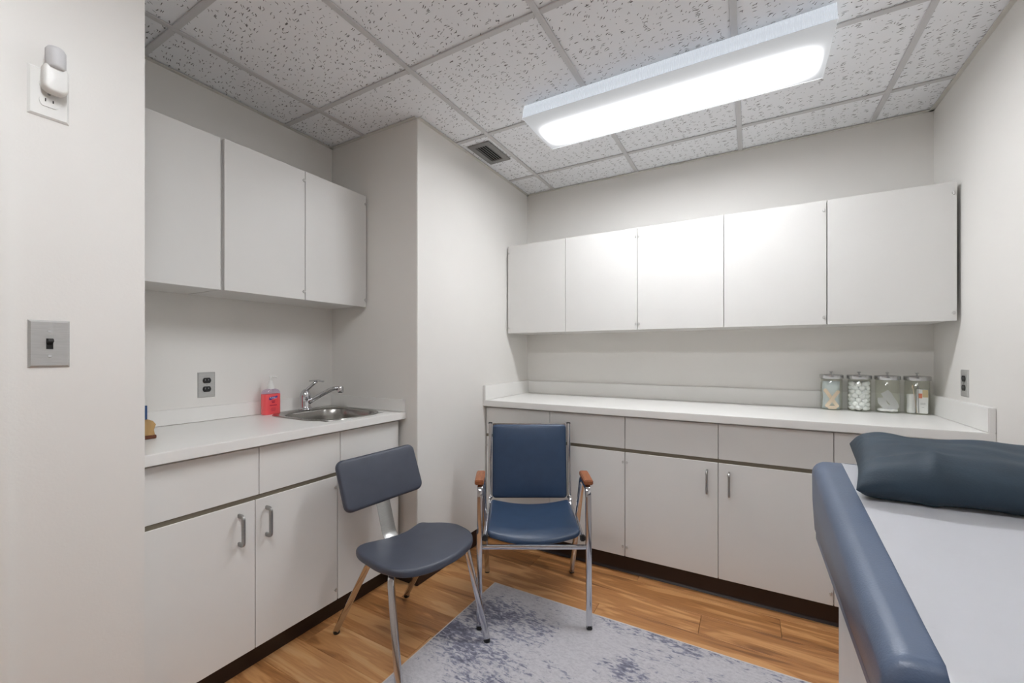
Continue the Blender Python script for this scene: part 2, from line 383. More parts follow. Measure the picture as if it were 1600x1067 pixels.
# ------------------------------------------------------------------ the setting
T = .12
ZT = 2.62
struct('wall_left', bx(XL-T, XL, YA-.15, YC+.15, 0, ZT), 'wall')
struct('wall_left_near', bx(XL-T, XC, YF-T, YA, 0, H, .003), 'wall')
struct('wall_left_far', bx(XL-T, XC, YC, YB+T, 0, H, .003), 'wall')
struct('wall_back', bx(XC, XR+T, YB, YB+T, 0, ZT), 'wall')
struct('wall_right', bx(XR, XR+T, YF-T, YB, 0, ZT), 'wall')
struct('wall_front', bx(XC, XR+T, YF-T, YF, 0, ZT), 'wall')
floor = struct('floor', bx(XL-T, XR+T, YF-T, YB+T, -.12, -.010), 'dark')
PW = .145
row = 0; y1 = 2.25 + PW*3
while y1 > YF:
    y0 = max(y1-PW, YF); ya = min(y1, YB)
    x = -2.05 - (row*.437 % 1.2) if row != 3 else .113-2.4
    row += 1
    xlo = XL if (y1 > YA+.005 and y0 < YC-.005) else XC
    while x < XR:
        x0, x1 = max(x, xlo), min(x+1.2, XR)
        if x1-x0 > .03:
            bm = bx(-(x1-x0)/2+.0006, (x1-x0)/2-.0006, -(ya-y0)/2+.0005, (ya-y0)/2-.0005, -.010, 0)
            top = [e for e in bm.edges if all(v.co.z > -.001 for v in e.verts)]
            bev(bm, .0012, 1, top)
            p = obj('plank', bm, 'plank', floor, world=False); p.location = ((x0+x1)/2, (y0+ya)/2, 0)
        x += 1.2
    y1 -= PW
# ceiling: slab above, lay-in tiles, grid runners, wall angle
ceil = struct('ceiling', bx(XL-T, XR+T, YF-T, YB+T, ZT, ZT+.08), 'dark')
S = .6096
gx = [-1.275+S*k for k in range(-2, 5)]; gy = [1.348+S*k for k in range(-7, 4)]
def vis(x0, x1, y0, y1):
    if x1 <= XL or x0 >= XR or y1 <= YF or y0 >= YB: return False
    return x1 > XC+.02 or (y1 > YA and y0 < YC)
GZ = H-.002
for i in range(len(gx)-1):
    for j in range(len(gy)-1):
        x0, x1, y0, y1 = max(gx[i], XL), min(gx[i+1], XR), max(gy[j], YF), min(gy[j+1], YB)
        if x1 <= x0 or y1 <= y0 or not vis(x0, x1, y0, y1): continue
        bm = bx(x0+.003, x1-.003, y0+.003, y1-.003, H+.005, H+.020)
        obj('ceiling_tile', bm, 'tile', ceil)
def runner(x0, x1, y0, y1):
    bm = bx(x0, x1, y0, y1, GZ, GZ+.006, .0012, 1); obj('grid_runner', bm, 'grid', ceil)
for x in gx:
    if XC < x < XR: runner(x-.012, x+.012, YF, YB)
    elif XL < x < XC: runner(x-.012, x+.012, YA, YC)
for y in gy:
    if not YF < y < YB: continue
    cuts = [(XL if YA < y < YC else XC)] + [x for x in gx if (XL if YA < y < YC else XC) < x < XR] + [XR]
    for a, b in zip(cuts, cuts[1:]): runner(a+(.012 if a in gx else 0), b-(.012 if b in gx else 0), y-.012, y+.012)
aw, az = .018, GZ-.001
n = 0
for (x0, x1, y0, y1) in ((XL, XL+aw, YA, YC), (XL, XC, YC-aw, YC), (XL, XC, YA, YA+aw), (XC, XC+aw, YC, YB), (XC, XC+aw, YF, YA), (XC, XR, YB-aw, YB), (XR-aw, XR, YF, YB), (XC, XR, YF, YF+aw)):
    n += 1; struct('trim_%d' % n, bx(x0, x1, y0, y1, az, az+.004), 'angle')
# dark vinyl base
def base_run(name, x0, x1, y0, y1): struct(name, bx(x0, x1, y0, y1, 0, .1, .002, 1), 'kick')
base_run('baseboard_left_far', XC, XC+.004, YC-.004, 2.30)
base_run('baseboard_left_return', -1.66, XC, YC-.004, YC)
base_run('baseboard_left_near', XC, XC+.004, .27, YA)
base_run('baseboard_right', XR-.004, XR, YF, 2.30)
base_run('baseboard_front', XC, XR, YF, YF+.004)
# door in the near left wall, only its far casing is in view
d1 = struct('door_1', bx(XC+.001, XC+.012, -.62, .20, .008, 2.04, .002), 'white_pl')
fr = B(); box(fr, XC, XC+.02, .20, .262, 0, 2.12); box(fr, XC, XC+.02, -.682, -.62, 0, 2.12); box(fr, XC, XC+.02, -.62, .20, 2.05, 2.12)
obj('door_casing', fr, 'wall', d1)
bm = B(); sweep(bm, [(XC+.01,.14,.98),(XC+.06,.14,.98),(XC+.065,.13,.98),(XC+.065,.03,.98)], circ(.009)); obj('door_lever', bm, 'steel', d1, True)

# ------------------------------------------------------------------ cabinets
def hinge(par, x, y, z, ax):
    """small exposed pivot hinge on a door face; ax = outward axis"""
    bm = B()
    if ax == 'y':
        box(bm, x-.006, x+.006, y-.0045, y, z-.003, z+.003)
        bmesh.ops.create_cone(bm, cap_ends=True, segments=8, radius1=.0035, radius2=.0035, depth=.014, matrix=Matrix.Translation((x, y-.003, z)))
    else:
        box(bm, x, x+.0045, y-.006, y+.006, z-.003, z+.003)
        bmesh.ops.create_cone(bm, cap_ends=True, segments=8, radius1=.0035, radius2=.0035, depth=.014, matrix=Matrix.Translation((x+.003, y, z)))
    obj('hinge', bm, 'hinge', par, 'auto')
def handle(par, x, y, z0, z1, ax):
    o = .030
    if ax == 'y': pts = [(x,y+.001,z1-.006)] + arc((x,y-.018,z1-.006),(x,y-o,z1-.006),(x,y-o,z1-.018),5) + arc((x,y-o,z0+.018),(x,y-o,z0+.006),(x,y-.018,z0+.006),5) + [(x,y+.001,z0+.006)]
    else: pts = [(x-.001,y,z1-.006)] + arc((x+.018,y,z1-.006),(x+o,y,z1-.006),(x+o,y,z1-.018),5) + arc((x+o,y,z0+.018),(x+o,y,z0+.006),(x+.018,y,z0+.006),5) + [(x-.001,y,z0+.006)]
    bm = B(); sweep(bm, pts, sq(.015, .009, .003), up=(1,0,0) if ax == 'y' else (0,1,0)); obj('handle', bm, 'steel', par, 'auto')
G = .0015
# back run, base units: front plane y=2.28 (doors 18 mm thick)
FY = 2.28; TH = .018
def base_back(x0, x1, doors, drawers, label):
    t = thing('base_cabinet', ((x0+x1)/2, FY+.3, 0), label, 'cabinet', 'base cabinets of the long back run')
    bm = bx(x0+.001, x1-.001, FY+TH+.001, YB, .10, .862); obj('body', bm, 'laminate', t)
    obj('toe_kick', bx(x0, x1, 2.316, 2.336, 0, .1), 'kick', t)
    bm = B(); sweep(bm, [(x0,2.3165,.006),(x1,2.3165,.006)], [(-.008,-.006),(.0,-.006),(.0,.012),(-.002,.004)], up=(0,0,1)); obj('base_cove', bm, 'kick', t)
    obj('finger_rail', bx(x0, x1, FY+.004, FY+TH+.001, .664, .690), 'rail', t)
    for a, b in drawers: obj('drawer', bx(a+G, b-G, FY, FY+TH, .686, .857, .0012, 1), 'laminate', t)
    for a, b, hx, kx in doors:
        d = obj('door', bx(a+G, b-G, FY, FY+TH, .102, .667, .0012, 1), 'laminate', t)
        if hx:
            hinge(d, hx, FY, .613, 'y'); hinge(d, hx, FY, .155, 'y')
        handle(d, kx, FY, .513, .629, 'y')
    return t
# x seams
x = [-1.493, -1.042, -.595, -.140, .313, .770]
base_back(-1.493, -.595, [(x[0],x[1],x[0]+.012,-1.09), (x[1],x[2],x[2]-.011,-.992)], [(x[0],x[1]),(x[1],x[2])], 'white two-door base cabinet behind the blue armchair, left end of the long counter')
base_back(-.595, .313, [(x[2],x[3],x[2]+.011,-.189), (x[3],x[4],x[4]-.011,-.092)], [(x[2],x[3]),(x[3],x[4])], 'white two-door base cabinet in the middle of the long counter with two bar handles')
base_back(.313, .770, [(x[4],x[5],x[5]-.011,.362)], [(x[4],x[5])], 'white single-door base cabinet behind the exam table, right end of the long counter')
tag(obj('filler_strip', bx(.771, XR, FY+.03, FY+.05, .10, .862), 'laminate'), 'narrow white filler closing the gap between the long base cabinets and the right wall', 'filler strip')
tag(obj('filler_strip', bx(XC, -1.494, FY+.03, FY+.05, .10, .862), 'laminate'), 'narrow white filler closing the gap between the long base cabinets and the column', 'filler strip')
# left run, base units: front plane x=-1.608
FX = -1.608
def base_left(y0, y1, doors, drawers, label):
    t = thing('base_cabinet', (FX-.28, (y0+y1)/2, 0), label, 'cabinet', 'base cabinets under the sink counter')
    obj('body', bx(XL, FX-TH-.001, y0+.001, y1-.001, .10, .736), 'laminate', t)
    obj('front_rail', bx(FX-TH-.020, FX-TH-.001, y0+.001, y1-.001, .737, .859), 'laminate', t)
    obj('toe_kick', bx(-1.69, -1.67, y0, y1, 0, .1), 'kick', t)
    obj('finger_rail', bx(FX-TH-.001, FX-.004, y0, y1, .652, .680), 'rail', t)
    for a, b in drawers: obj('drawer', bx(FX-TH, FX, a+G, b-G, .672, .849, .0012, 1), 'laminate', t)
    for a, b, hy, ky in doors:
        d = obj('door', bx(FX-TH, FX, a+G, b-G, .102, .655, .0012, 1), 'laminate', t)
        if hy: hinge(d, FX, hy, .607, 'x'); hinge(d, FX, hy, .150, 'x')
        if ky: handle(d, FX, ky, .507, .621, 'x')
    return t
base_left(.524, 1.243, [(.524,.885,None,.827), (.885,1.243,1.233,.926)], [(.524,.899),(.899,1.257)], 'white two-door base cabinet under the sink counter with two bar handles')
base_left(1.244, 1.618, [(1.245,1.618,None,1.55)], [(1.259,1.618)], 'white base cabinet under the sink, partly behind the slate chair')

# countertops
def counter_left():
    t = thing('countertop', (-1.87, 1.08, .86), 'short white countertop with splash in the alcove holding the steel sink', 'countertop')
    bm = B()
    # slab with a hole for the bowl
    hx0, hx1, hy0, hy1 = -2.035, -1.66, 1.222, 1.565
    for a in ((XL, hx0, YA, YC), (hx1, -1.58, YA, YC), (hx0, hx1, YA, hy0), (hx0, hx1, hy1, YC)): box(bm, a[0], a[1], a[2]+.001, a[3]-.001, .861, .895)
    bmesh.ops.remove_doubles(bm, verts=bm.verts, dist=1e-4)
    obj('worktop', bm, 'counter', t)
    obj('front_edge', bx(-1.5795, -1.574, YA+.002, YC-.002, .860, .896, .002, 2), 'counter', t)
    obj('backsplash', bx(XL, -2.15, YA+.002, YC-.002, .896, .961, .002), 'counter', t)
    obj('side_splash', bx(-2.149, -1.580, YC-.020, YC-.001, .896, .961, .002), 'counter', t)
counter_left()
def counter_back():
    t = thing('countertop', (-.35, 2.55, .866), 'long white countertop with raised splashes running along the back wall', 'countertop')
    bm = bx(XC+.001, XR-.001, 2.256, YB, .867, .903); bev(bm, .002, 1); obj('worktop', bm, 'counter', t)
    obj('front_edge', bx(XC+.001, XR-.001, 2.250, 2.2555, .866, .9035, .002), 'counter', t)
    obj('backsplash', bx(XC+.02, XR-.02, 2.850, YB-.001, .9035, .995, .002), 'counter', t)
    for x0, x1 in ((XC+.001, XC+.020), (XR-.022, XR-.001)): obj('side_splash', bx(x0, x1, 2.251, YB-.001, .9035, .998, .002), 'counter', t)
counter_back()

# wall cabinets on the back wall: front plane y=2.55
WY = 2.55
def wall_back_cab(x0, x1, doors, label, side):
    t = thing('wall_cabinet', ((x0+x1)/2, WY+.16, 1.345), label, 'cabinet', 'wall cabinets on the back wall')
    bm = bx(x0+(.014 if side < 0 else .001), x1-(.014 if side > 0 else .001), WY+TH+.003, YB, 1.347, 1.952); obj('body', bm, 'laminate_up', t)
    for a, b, hx, lean in doors:
        bm = bx(a+G, b-G, WY, WY+TH, 1.345, 1.955, .0012, 1)
        if lean:   # a door that stands a little proud at its free edge
            for v in bm.verts:
                k = (v.co.x-hx)/((a+b)-2*hx) ; v.co.y -= .004*abs(k)
        d = obj('door', bm, 'laminate_up', t)
        hinge(d, hx, WY, 1.905, 'y'); hinge(d, hx, WY, 1.380, 'y')
wall_back_cab(-1.490, -.591, [(-1.490,-1.052,-1.480,True), (-1.052,-.591,-.601,True)], 'white wall cabinet at the left end of the back wall row, next to the column', -1)
wall_back_cab(-.591, .3225, [(-.591,-.129,-.581,True), (-.129,.3225,.311,False)], 'white two-door wall cabinet in the middle of the back wall row', 0)
wall_back_cab(.3235, .782, [(.3235,.782,.770,False)], 'white wall cabinet at the right end of the back wall row above the jars', 1)
# wall cabinets in the alcove: front plane x=-1.872
def wall_left_cab(y0, y1, doors, X, label, gap):
    t = thing('wall_cabinet', (X-.15, (y0+y1)/2, 1.46), label, 'cabinet', 'wall cabinets above the sink counter')
    obj('body', bx(XL, X-TH-.003, y0+.001, y1-(.014 if gap else .001), 1.464, 2.078), 'laminate_up', t)
    for a, b, hy in doors:
        d = obj('door', bx(X-TH, X, a+G, b-G, 1.461, 2.082, .0012, 1), 'laminate_up', t)
        if hy: hinge(d, X, hy, 2.035, 'x'); hinge(d, X, hy, 1.500, 'x')
wall_left_cab(YA+.003, .899, [(YA+.003,.899,None)], -1.880, 'white wall cabinet cut off by the near wall edge, above the sink counter', False)
wall_left_cab(.903, 1.634, [(.905,1.264,1.256), (1.264,1.634,1.626)], -1.870, 'white two-door wall cabinet above the sink beside the column', True)

# ------------------------------------------------------------------ sink and faucet
def sink():
    t = thing('sink', (-1.87, 1.39, .895), 'rounded stainless steel sink set into the alcove countertop', 'sink')
    def shape(w_, d_, r, bow, cx, cy, n=7):
        o = []
        for (x, y) in dense(rrect(w_, d_, r, n), .03):
            k = 1 if x > 0 else .0
            o.append((cx+x+bow*max(0, 1-(y/(d_/2))**2)*k*(abs(x)/(w_/2))**2, cy+y))
        return o
    # all rings share one outline, so they have equal counts
    base = dense(rrect(1, 1, .28, 8), .06)
    def ring(cx, cy, w_, d_, bow):
        return [(cx+x*w_+(bow*(1-(2*y)**2)*(2*x)**2 if x > 0 else 0), cy+y*d_) for x, y in base]
    R_ = [(-1.888,1.393,.452,.40,.022,.8955),(-1.888,1.393,.450,.398,.022,.899),(-1.885,1.393,.440,.39,.021,.900),
          (-1.855,1.393,.368,.352,.018,.899),(-1.855,1.393,.360,.344,.018,.893),(-1.855,1.393,.352,.334,.016,.86),(-1.855,1.393,.335,.318,.014,.78),(-1.855,1.393,.315,.298,.01,.755),(-1.855,1.393,.27,.25,0,.745),(-1.855,1.393,.05,.05,0,.742)]
    bm = B(); rings = []
    for cx, cy, w_, d_, bow, z in R_: rings.append([bm.verts.new((x_, y_, z)) for x_, y_ in ring(cx, cy, w_, d_, bow)])
    for a, b in zip(rings, rings[1:]):
        for k in range(len(a)): bm.faces.new((a[k], a[(k+1)%len(a)], b[(k+1)%len(a)], b[k]))
    bm.faces.new(rings[-1]); bmesh.ops.recalc_face_normals(bm, faces=bm.faces)
    for f in bm.faces: f.normal_flip() if f.normal.z < 0 and abs(f.calc_center_median().z-.742) < .01 else None
    obj('basin', bm, 'sink', t, True)
    bm = B(); lathe(bm, [(0,.001),(.022,.002),(.034,.004),(.040,.002),(.041,0)], (-1.855,1.393,.743), 20); obj('drain', bm, 'chrome', t, True)
sink()
def faucet():
    t = thing('faucet', (-2.10, 1.42, .900), 'chrome single-lever faucet angled over the alcove sink', 'faucet')
    bm = B(); lathe(bm, [(0,0),(.036,0),(.036,.004),(.030,.009),(.027,.014),(.0265,.055),(.028,.068),(.026,.085),(.018,.100),(.008,.108),(0,.109)], (-2.10,1.42,.900), 24); obj('faucet_body', bm, 'chrome', t, True)
    bm = B(); sweep(bm, [(-2.10,1.42,.925),(-2.07,1.440,.950),(-2.02,1.470,.985),(-1.985,1.491,1.006),(-1.965,1.503,1.014),(-1.950,1.512,1.014)], circ(.0155,14,.012)); obj('spout', bm, 'chrome', t, True)
    bm = B(); lathe(bm, [(0,0),(.014,0),(.016,.004),(.016,.026),(.012,.034),(0,.035)], (-1.938,1.517,.990), 16); obj('aerator', bm, 'chrome', t, 'auto')
    bm = B(); sweep(bm, [(-2.11,1.415,.985),(-2.095,1.428,1.008),(-2.07,1.446,1.036),(-2.055,1.457,1.050)], circ(.011,12,.008)); sweep(bm, [(-2.085,1.437,1.053),(-2.055,1.457,1.056),(-2.025,1.475,1.050)], circ(.014,12,.004)); obj('lever', bm, 'chrome', t, True)
faucet()

# ------------------------------------------------------------------ soap bottle
def soap():
    cx, cy, z0 = -2.115, 1.240, .8955
    t = thing('soap_pump_bottle', (cx, cy, z0), 'coral pink hand sanitizer pump bottle on the counter left of the sink', 'bottle')
    def body(bm, z_s):
        rings = []
        for z, kx, ky in z_s: rings.append([bm.verts.new((cx+x*kx, cy+y*ky, z0+z)) for x, y in rrect(.044, .086, .016, 5)])
        for a, b in zip(rings, rings[1:]):
            for k in range(len(a)): bm.faces.new((a[k], a[(k+1)%len(a)], b[(k+1)%len(a)], b[k]))
        bm.faces.new(rings[0][::-1]); bm.faces.new(rings[-1]); bmesh.ops.recalc_face_normals(bm, faces=bm.faces)
    bm = B(); body(bm, [(0,.93,.95),(.004,1,1),(.1,1,1),(.103,.99,.99)]); obj('liquid', bm, 'liquid', t, 'auto')
    bm = B(); body(bm, [(.1035,1,1),(.112,.97,.97),(.122,.85,.85),(.128,.6,.5),(.130,.45,.25)]); obj('clear_shoulder', bm, 'clear_pl', t, 'auto')
    bm = B(); lathe(bm, [(0,.128),(.016,.128),(.0165,.146),(.011,.154),(.009,.168),(.0045,.170),(.0045,.182),(.008,.184),(.008,.193),(0,.194)], (cx,cy,z0), 16); p = obj('pump', bm, 'white_pl', t, 'auto')
    bm = B(); sweep(bm, [(cx,cy,z0+.189),(cx+.02,cy+.012,z0+.189),(cx+.028,cy+.017,z0+.184)], circ(.004,8)); obj('nozzle', bm, 'white_pl', p, True)
    bm = B(); lathe(bm, [(0,.11),(.003,.11),(.003,.13),(0,.13)], (cx,cy,z0), 8); obj('dip_tube', bm, 'white_pl', t, True)
    # printed label on the face towards the room
    fx = cx+.0222
    bm = B(); pts = [(-.022,-.007),(-.020,.004),(-.010,.006),(.010,.008),(.020,.011),(.022,.006),(.018,-.002),(0,-.004),(-.016,-.010)]
    vsx = [bm.verts.new((fx+.0004, cy+a, z0+.083+b)) for a, b in pts]; vsy = [bm.verts.new((fx-.0004, cy+a, z0+.083+b)) for a, b in pts]
    bm.faces.new(vsx); bm.faces.new(vsy[::-1])
    for k in range(len(pts)): bm.faces.new((vsx[k], vsy[k], vsy[(k+1)%len(pts)], vsx[(k+1)%len(pts)]))
    bmesh.ops.recalc_face_normals(bm, faces=bm.faces); obj('label_swoosh', bm, 'ink_purple', t)
    text('PURELL', .0105, (fx+.0006, cy, z0+.0805), (PI/2, 0, PI/2), 'ink_white', t, 'label_text')
    bm = B()
    for a, w_, h_ in ((.066,.009,.004),(.058,.007,.006),(.044,.018,.005),(.030,.011,.002),(.024,.013,.002),(.018,.010,.002)): box(bm, fx-.0003, fx+.0004, cy-w_, cy+w_, z0+a, z0+a+h_)
    obj('label_print', bm, 'ink_red', t)
def text(s, size, loc, rot, m, parent, name):
    cu = bpy.data.curves.new(name, 'FONT'); cu.body = s; cu.size = size; cu.align_x = 'CENTER'; cu.extrude = .0001
    o = bpy.data.objects.new(name, cu); C.objects.link(o); bpy.context.view_layer.update()
    me = bpy.data.meshes.new_from_object(o.evaluated_get(bpy.context.evaluated_depsgraph_get()))
    bpy.data.objects.remove(o); me.materials.clear(); me.materials.append(M[m])
    o = bpy.data.objects.new(name, me); C.objects.link(o)
    o.parent = parent; o.location = Vector(loc)-parent.location; o.rotation_euler = rot
    return o
soap()

# ------------------------------------------------------------------ packet at the left end of the counter
t = thing('paper_bag', (-1.893, .644, .8955), 'small tan paper packet on the counter, half hidden by the near wall edge', 'bag')
bm = B(); rings = []
for z, k, j in ((0,.9,0),(.004,1,.001),(.03,.96,-.001),(.05,1.0,.002),(.062,.85,0),(.068,.55,.001)):
    rings.append([bm.verts.new((-1.893+x_*k+random.uniform(-.0015,.0015), .644+y_*k+j, .8955+z)) for x_, y_ in rrect(.05,.07,.01,3)])
for a, b in zip(rings, rings[1:]):
    for k in range(len(a)): bm.faces.new((a[k], a[(k+1)%len(a)], b[(k+1)%len(a)], b[k]))
bm.faces.new(rings[0][::-1]); bm.faces.new(rings[-1]); bmesh.ops.recalc_face_normals(bm, faces=bm.faces)
obj('bag_body', bm, 'kraft', t, 'auto')
bm = B(); box(bm, -1.919, -1.866, .608, .680, .8956, .909); bev(bm, .002); obj('dark_band', bm, 'kraft_dark', t)
bm = B(); box(bm, -1.897, -1.8935, .630, .6625, .963, 1.014); bev(bm, .001, 1)
tag(obj('blue_card', bm, 'blue'), 'narrow dark blue card standing up from the tan packet on the counter', 'card')

# ------------------------------------------------------------------ jars
def jar_glass(x, y, label):
    z0 = .9037; R0 = .0485
    t = thing('glass_jar', (x, y, z0), label, 'jar', 'four glass dressing jars on the long counter')
    bm = B(); lathe(bm, [(0,0),(R0-.004,0),(R0,.004),(R0,.160),(R0-.003,.165),(R0-.006,.165),(R0-.0035,.158),(R0-.0035,.007),(R0-.007,.005),(0,.005)], (x,y,z0), 40); obj('jar_body', bm, 'glass', t, 'auto')
    bm = B(); lathe(bm, [(0,.166),(R0+.0015,.166),(R0+.003,.168),(R0+.003,.184),(R0,.187),(.012,.190),(0,.190)], (x,y,z0), 40); l = obj('lid', bm, 'lid_steel', t, 'auto')
    bm = B(); lathe(bm, [(0,.190),(.004,.190),(.003,.197),(.008,.200),(.008,.203),(0,.205)], (x,y,z0), 14); obj('knob', bm, 'plate', l, 'auto')
JX = [.372, .488, .600, .712]; JY = 2.79
jl = ['glass jar of wooden tongue depressors, leftmost of the four lidded jars', 'glass jar full of white cotton balls', 'glass jar of crumpled gauze strips, third of the four jars', 'glass jar with boxes and swabs, rightmost of the four jars']
for x_, l_ in zip(JX, jl): jar_glass(x_, JY, l_)
ZJ = .9090
# jar 1: sleeve and crossing sticks
bm = B(); rings = []
for z in (0,.03,.06,.11,.145):
    rings.append([bm.verts.new((JX[0]+r_*math.cos(a)*1.0, JY+.010+r_*.62*math.sin(a)*1.0, ZJ+z)) for a, r_ in [(2*PI*k/14, .0365+.0025*math.sin(k*2.1+z*50)) for k in range(14)]])
for a, b in zip(rings, rings[1:]):
    for k in range(14): bm.faces.new((a[k], a[(k+1)%14], b[(k+1)%14], b[k]))
bm.faces.new(rings[0][::-1]); bm.faces.new(rings[-1]); bmesh.ops.recalc_face_normals(bm, faces=bm.faces)
tag(obj('pack_sleeve', bm, 'packet', None, True), 'pale blue paper bundle standing behind the crossed sticks in the leftmost jar', 'packet')
def stick(a, b, dy, label):
    a, b = Vector(a), Vector(b); d = b-a; bm = B(); L_ = d.length
    puffy(bm, dense(rrect(L_, .017, .0080, 5), .02), .0018, .0006, 0, 2)
    rot = Vector((1,0,0)).rotation_difference(d.normalized()).to_matrix().to_4x4()
    bmesh.ops.transform(bm, matrix=Matrix.Translation((a+b)/2) @ rot @ Matrix.Rotation(PI/2, 4, 'X'), verts=bm.verts)
    tag(obj('tongue_depressor', bm, 'stick', None), label, 'tongue depressor', 'tongue depressors in the leftmost jar')
stick((JX[0]-.026, JY-.026, ZJ+.010), (JX[0]+.030, JY-.019, ZJ+.098), 0, 'wooden tongue depressor leaning to the right in the leftmost jar')
stick((JX[0]+.026, JY-.024, ZJ+.010), (JX[0]-.032, JY-.016, ZJ+.105), 0, 'wooden tongue depressor leaning to the left in the leftmost jar')
stick((JX[0]-.020, JY-.033, ZJ+.009), (JX[0]+.020, JY-.033, ZJ+.009), 0, 'wooden tongue depressor lying flat on the bottom of the leftmost jar')
# jar 2: cotton balls
bm = B(); bmesh.ops.create_icosphere(bm, subdivisions=3, radius=.0135)
for v in bm.verts: v.co *= 1+.12*noise.noise(v.co*90)
cb = tag(obj('cotton_ball', bm, 'cotton', None, True), 'white cotton ball heaped in the second glass jar', 'cotton ball', 'cotton balls in the second jar')
first = True
for lay in range(7):
    z = ZJ+.0135+lay*.0205
    for k in range(8 if lay < 7 else 4):
        a = 2*PI*k/7+lay*.45; r_ = .0312 if k < 7 else 0
        o = cb if first else cb.copy()
        if not first: C.objects.link(o)
        first = False
        o.location = (JX[1]+r_*math.cos(a), JY+r_*math.sin(a), z+random.uniform(-.0015,.0015)); o.rotation_euler = (random.random()*6, random.random()*6, random.random()*6)
# jar 3: gauze strips
def strip(name, pts, w_, label, m='gauze'):
    bm = B(); P = [Vector(p) for p in pts]; rows = []
    for i, p in enumerate(P):
        d = (P[min(i+1,len(P)-1)]-P[max(i-1,0)]).normalized(); s = d.cross(Vector((0,1,.15))).normalized()
        q = s*w_/2*(1+.12*math.sin(i*1.7)); rows.append((p-q, p, p+q))
    vr = [[bm.verts.new(x_) for x_ in r] for r in rows]
    for a, b in zip(vr, vr[1:]):
        for k in range(2): bm.faces.new((a[k], a[k+1], b[k+1], b[k]))
    bmesh.ops.solidify(bm, geom=bm.faces[:], thickness=.0018)
    bmesh.ops.recalc_face_normals(bm, faces=bm.faces)
    tag(obj(name, bm, m, None, 'auto'), label, 'gauze', 'gauze strips in the third jar')
gx_, gy_ = JX[2], JY
strip('gauze_strip', [(gx_-.014,gy_-.012,ZJ+.100),(gx_-.004,gy_-.016,ZJ+.085),(gx_+.008,gy_-.020,ZJ+.064),(gx_+.020,gy_-.022,ZJ+.045),(gx_+.024,gy_-.020,ZJ+.030),(gx_+.014,gy_-.014,ZJ+.016)], .034, 'folded gauze strip sticking up highest in the third jar')
strip('gauze_strip', [(gx_-.026,gy_-.010,ZJ+.070),(gx_-.024,gy_-.018,ZJ+.048),(gx_-.014,gy_-.024,ZJ+.030),(gx_+.002,gy_-.028,ZJ+.020),(gx_+.018,gy_-.026,ZJ+.016)], .030, 'gauze strip curling down the left side of the third jar')
bm = B(); puffy(bm, dense(rrect(.078,.070,.03,6), .012), .010, .004, .004, 4, lambda x_,y_,z_: (gx_+x_, gy_+y_, ZJ+.0075+z_+.003*noise.noise(Vector((x_*60,y_*60,z_*30)))))
tag(obj('gauze_pad', bm, 'gauze', None, True), 'flattened wad of gauze covering the bottom of the third jar', 'gauze', 'gauze strips in the third jar')
# jar 4: boxes, roll, swabs
bm = bx(JX[3]-.004, JX[3]+.034, JY-.026, JY-.006, ZJ, ZJ+.118, .002)
t = tag(obj('small_box', bm, 'gauze'), 'white carton with an orange print inside the rightmost jar', 'box')
obj('orange_mark', bx(JX[3]-.002, JX[3]+.012, JY-.0268, JY-.0258, ZJ+.075, ZJ+.098), 'orange', t)
obj('tan_band', bx(JX[3]+.013, JX[3]+.033, JY-.0268, JY-.0258, ZJ+.080, ZJ+.116), 'tan', t)
bm = B()
for k, w_ in ((.05,.009),(.045,.009),(.030,.004)): box(bm, JX[3]+.015-w_, JX[3]+.015+w_, JY-.0268, JY-.0258, ZJ+k, ZJ+k+.0015)
obj('print_lines', bm, 'ink', t)
bm = B(); lathe(bm, [(0,0),(.0155,0),(.0165,.02),(.0150,.05),(.0165,.085),(.0150,.092),(0,.092)], (JX[3]-.022, JY+.002, ZJ), 18)
tag(obj('bandage_roll', bm, 'gauze', None, 'auto'), 'white bandage roll standing at the left in the rightmost jar', 'bandage')
for k, (a, b) in enumerate((((-.006,-.024,.004),(-.020,-.012,.138)), ((-.001,-.030,.004),(-.004,-.030,.135)))):
    bm = B(); pa = Vector((JX[3],JY,ZJ))+Vector(a); pb = Vector((JX[3],JY,ZJ))+Vector(b)
    sweep(bm, [pa, pb], circ(.0012,6)); sweep(bm, [pa.lerp(pb,.88), pa.lerp(pb,.94), pb], circ(.0024,6))
    tag(obj('cotton_swab', bm, 'stick' if k == 0 else 'ink', None, True), ['wooden swab leaning left beside the carton in the rightmost jar', 'dark-tipped grey swab standing upright beside the carton in the rightmost jar'][k], 'swab')

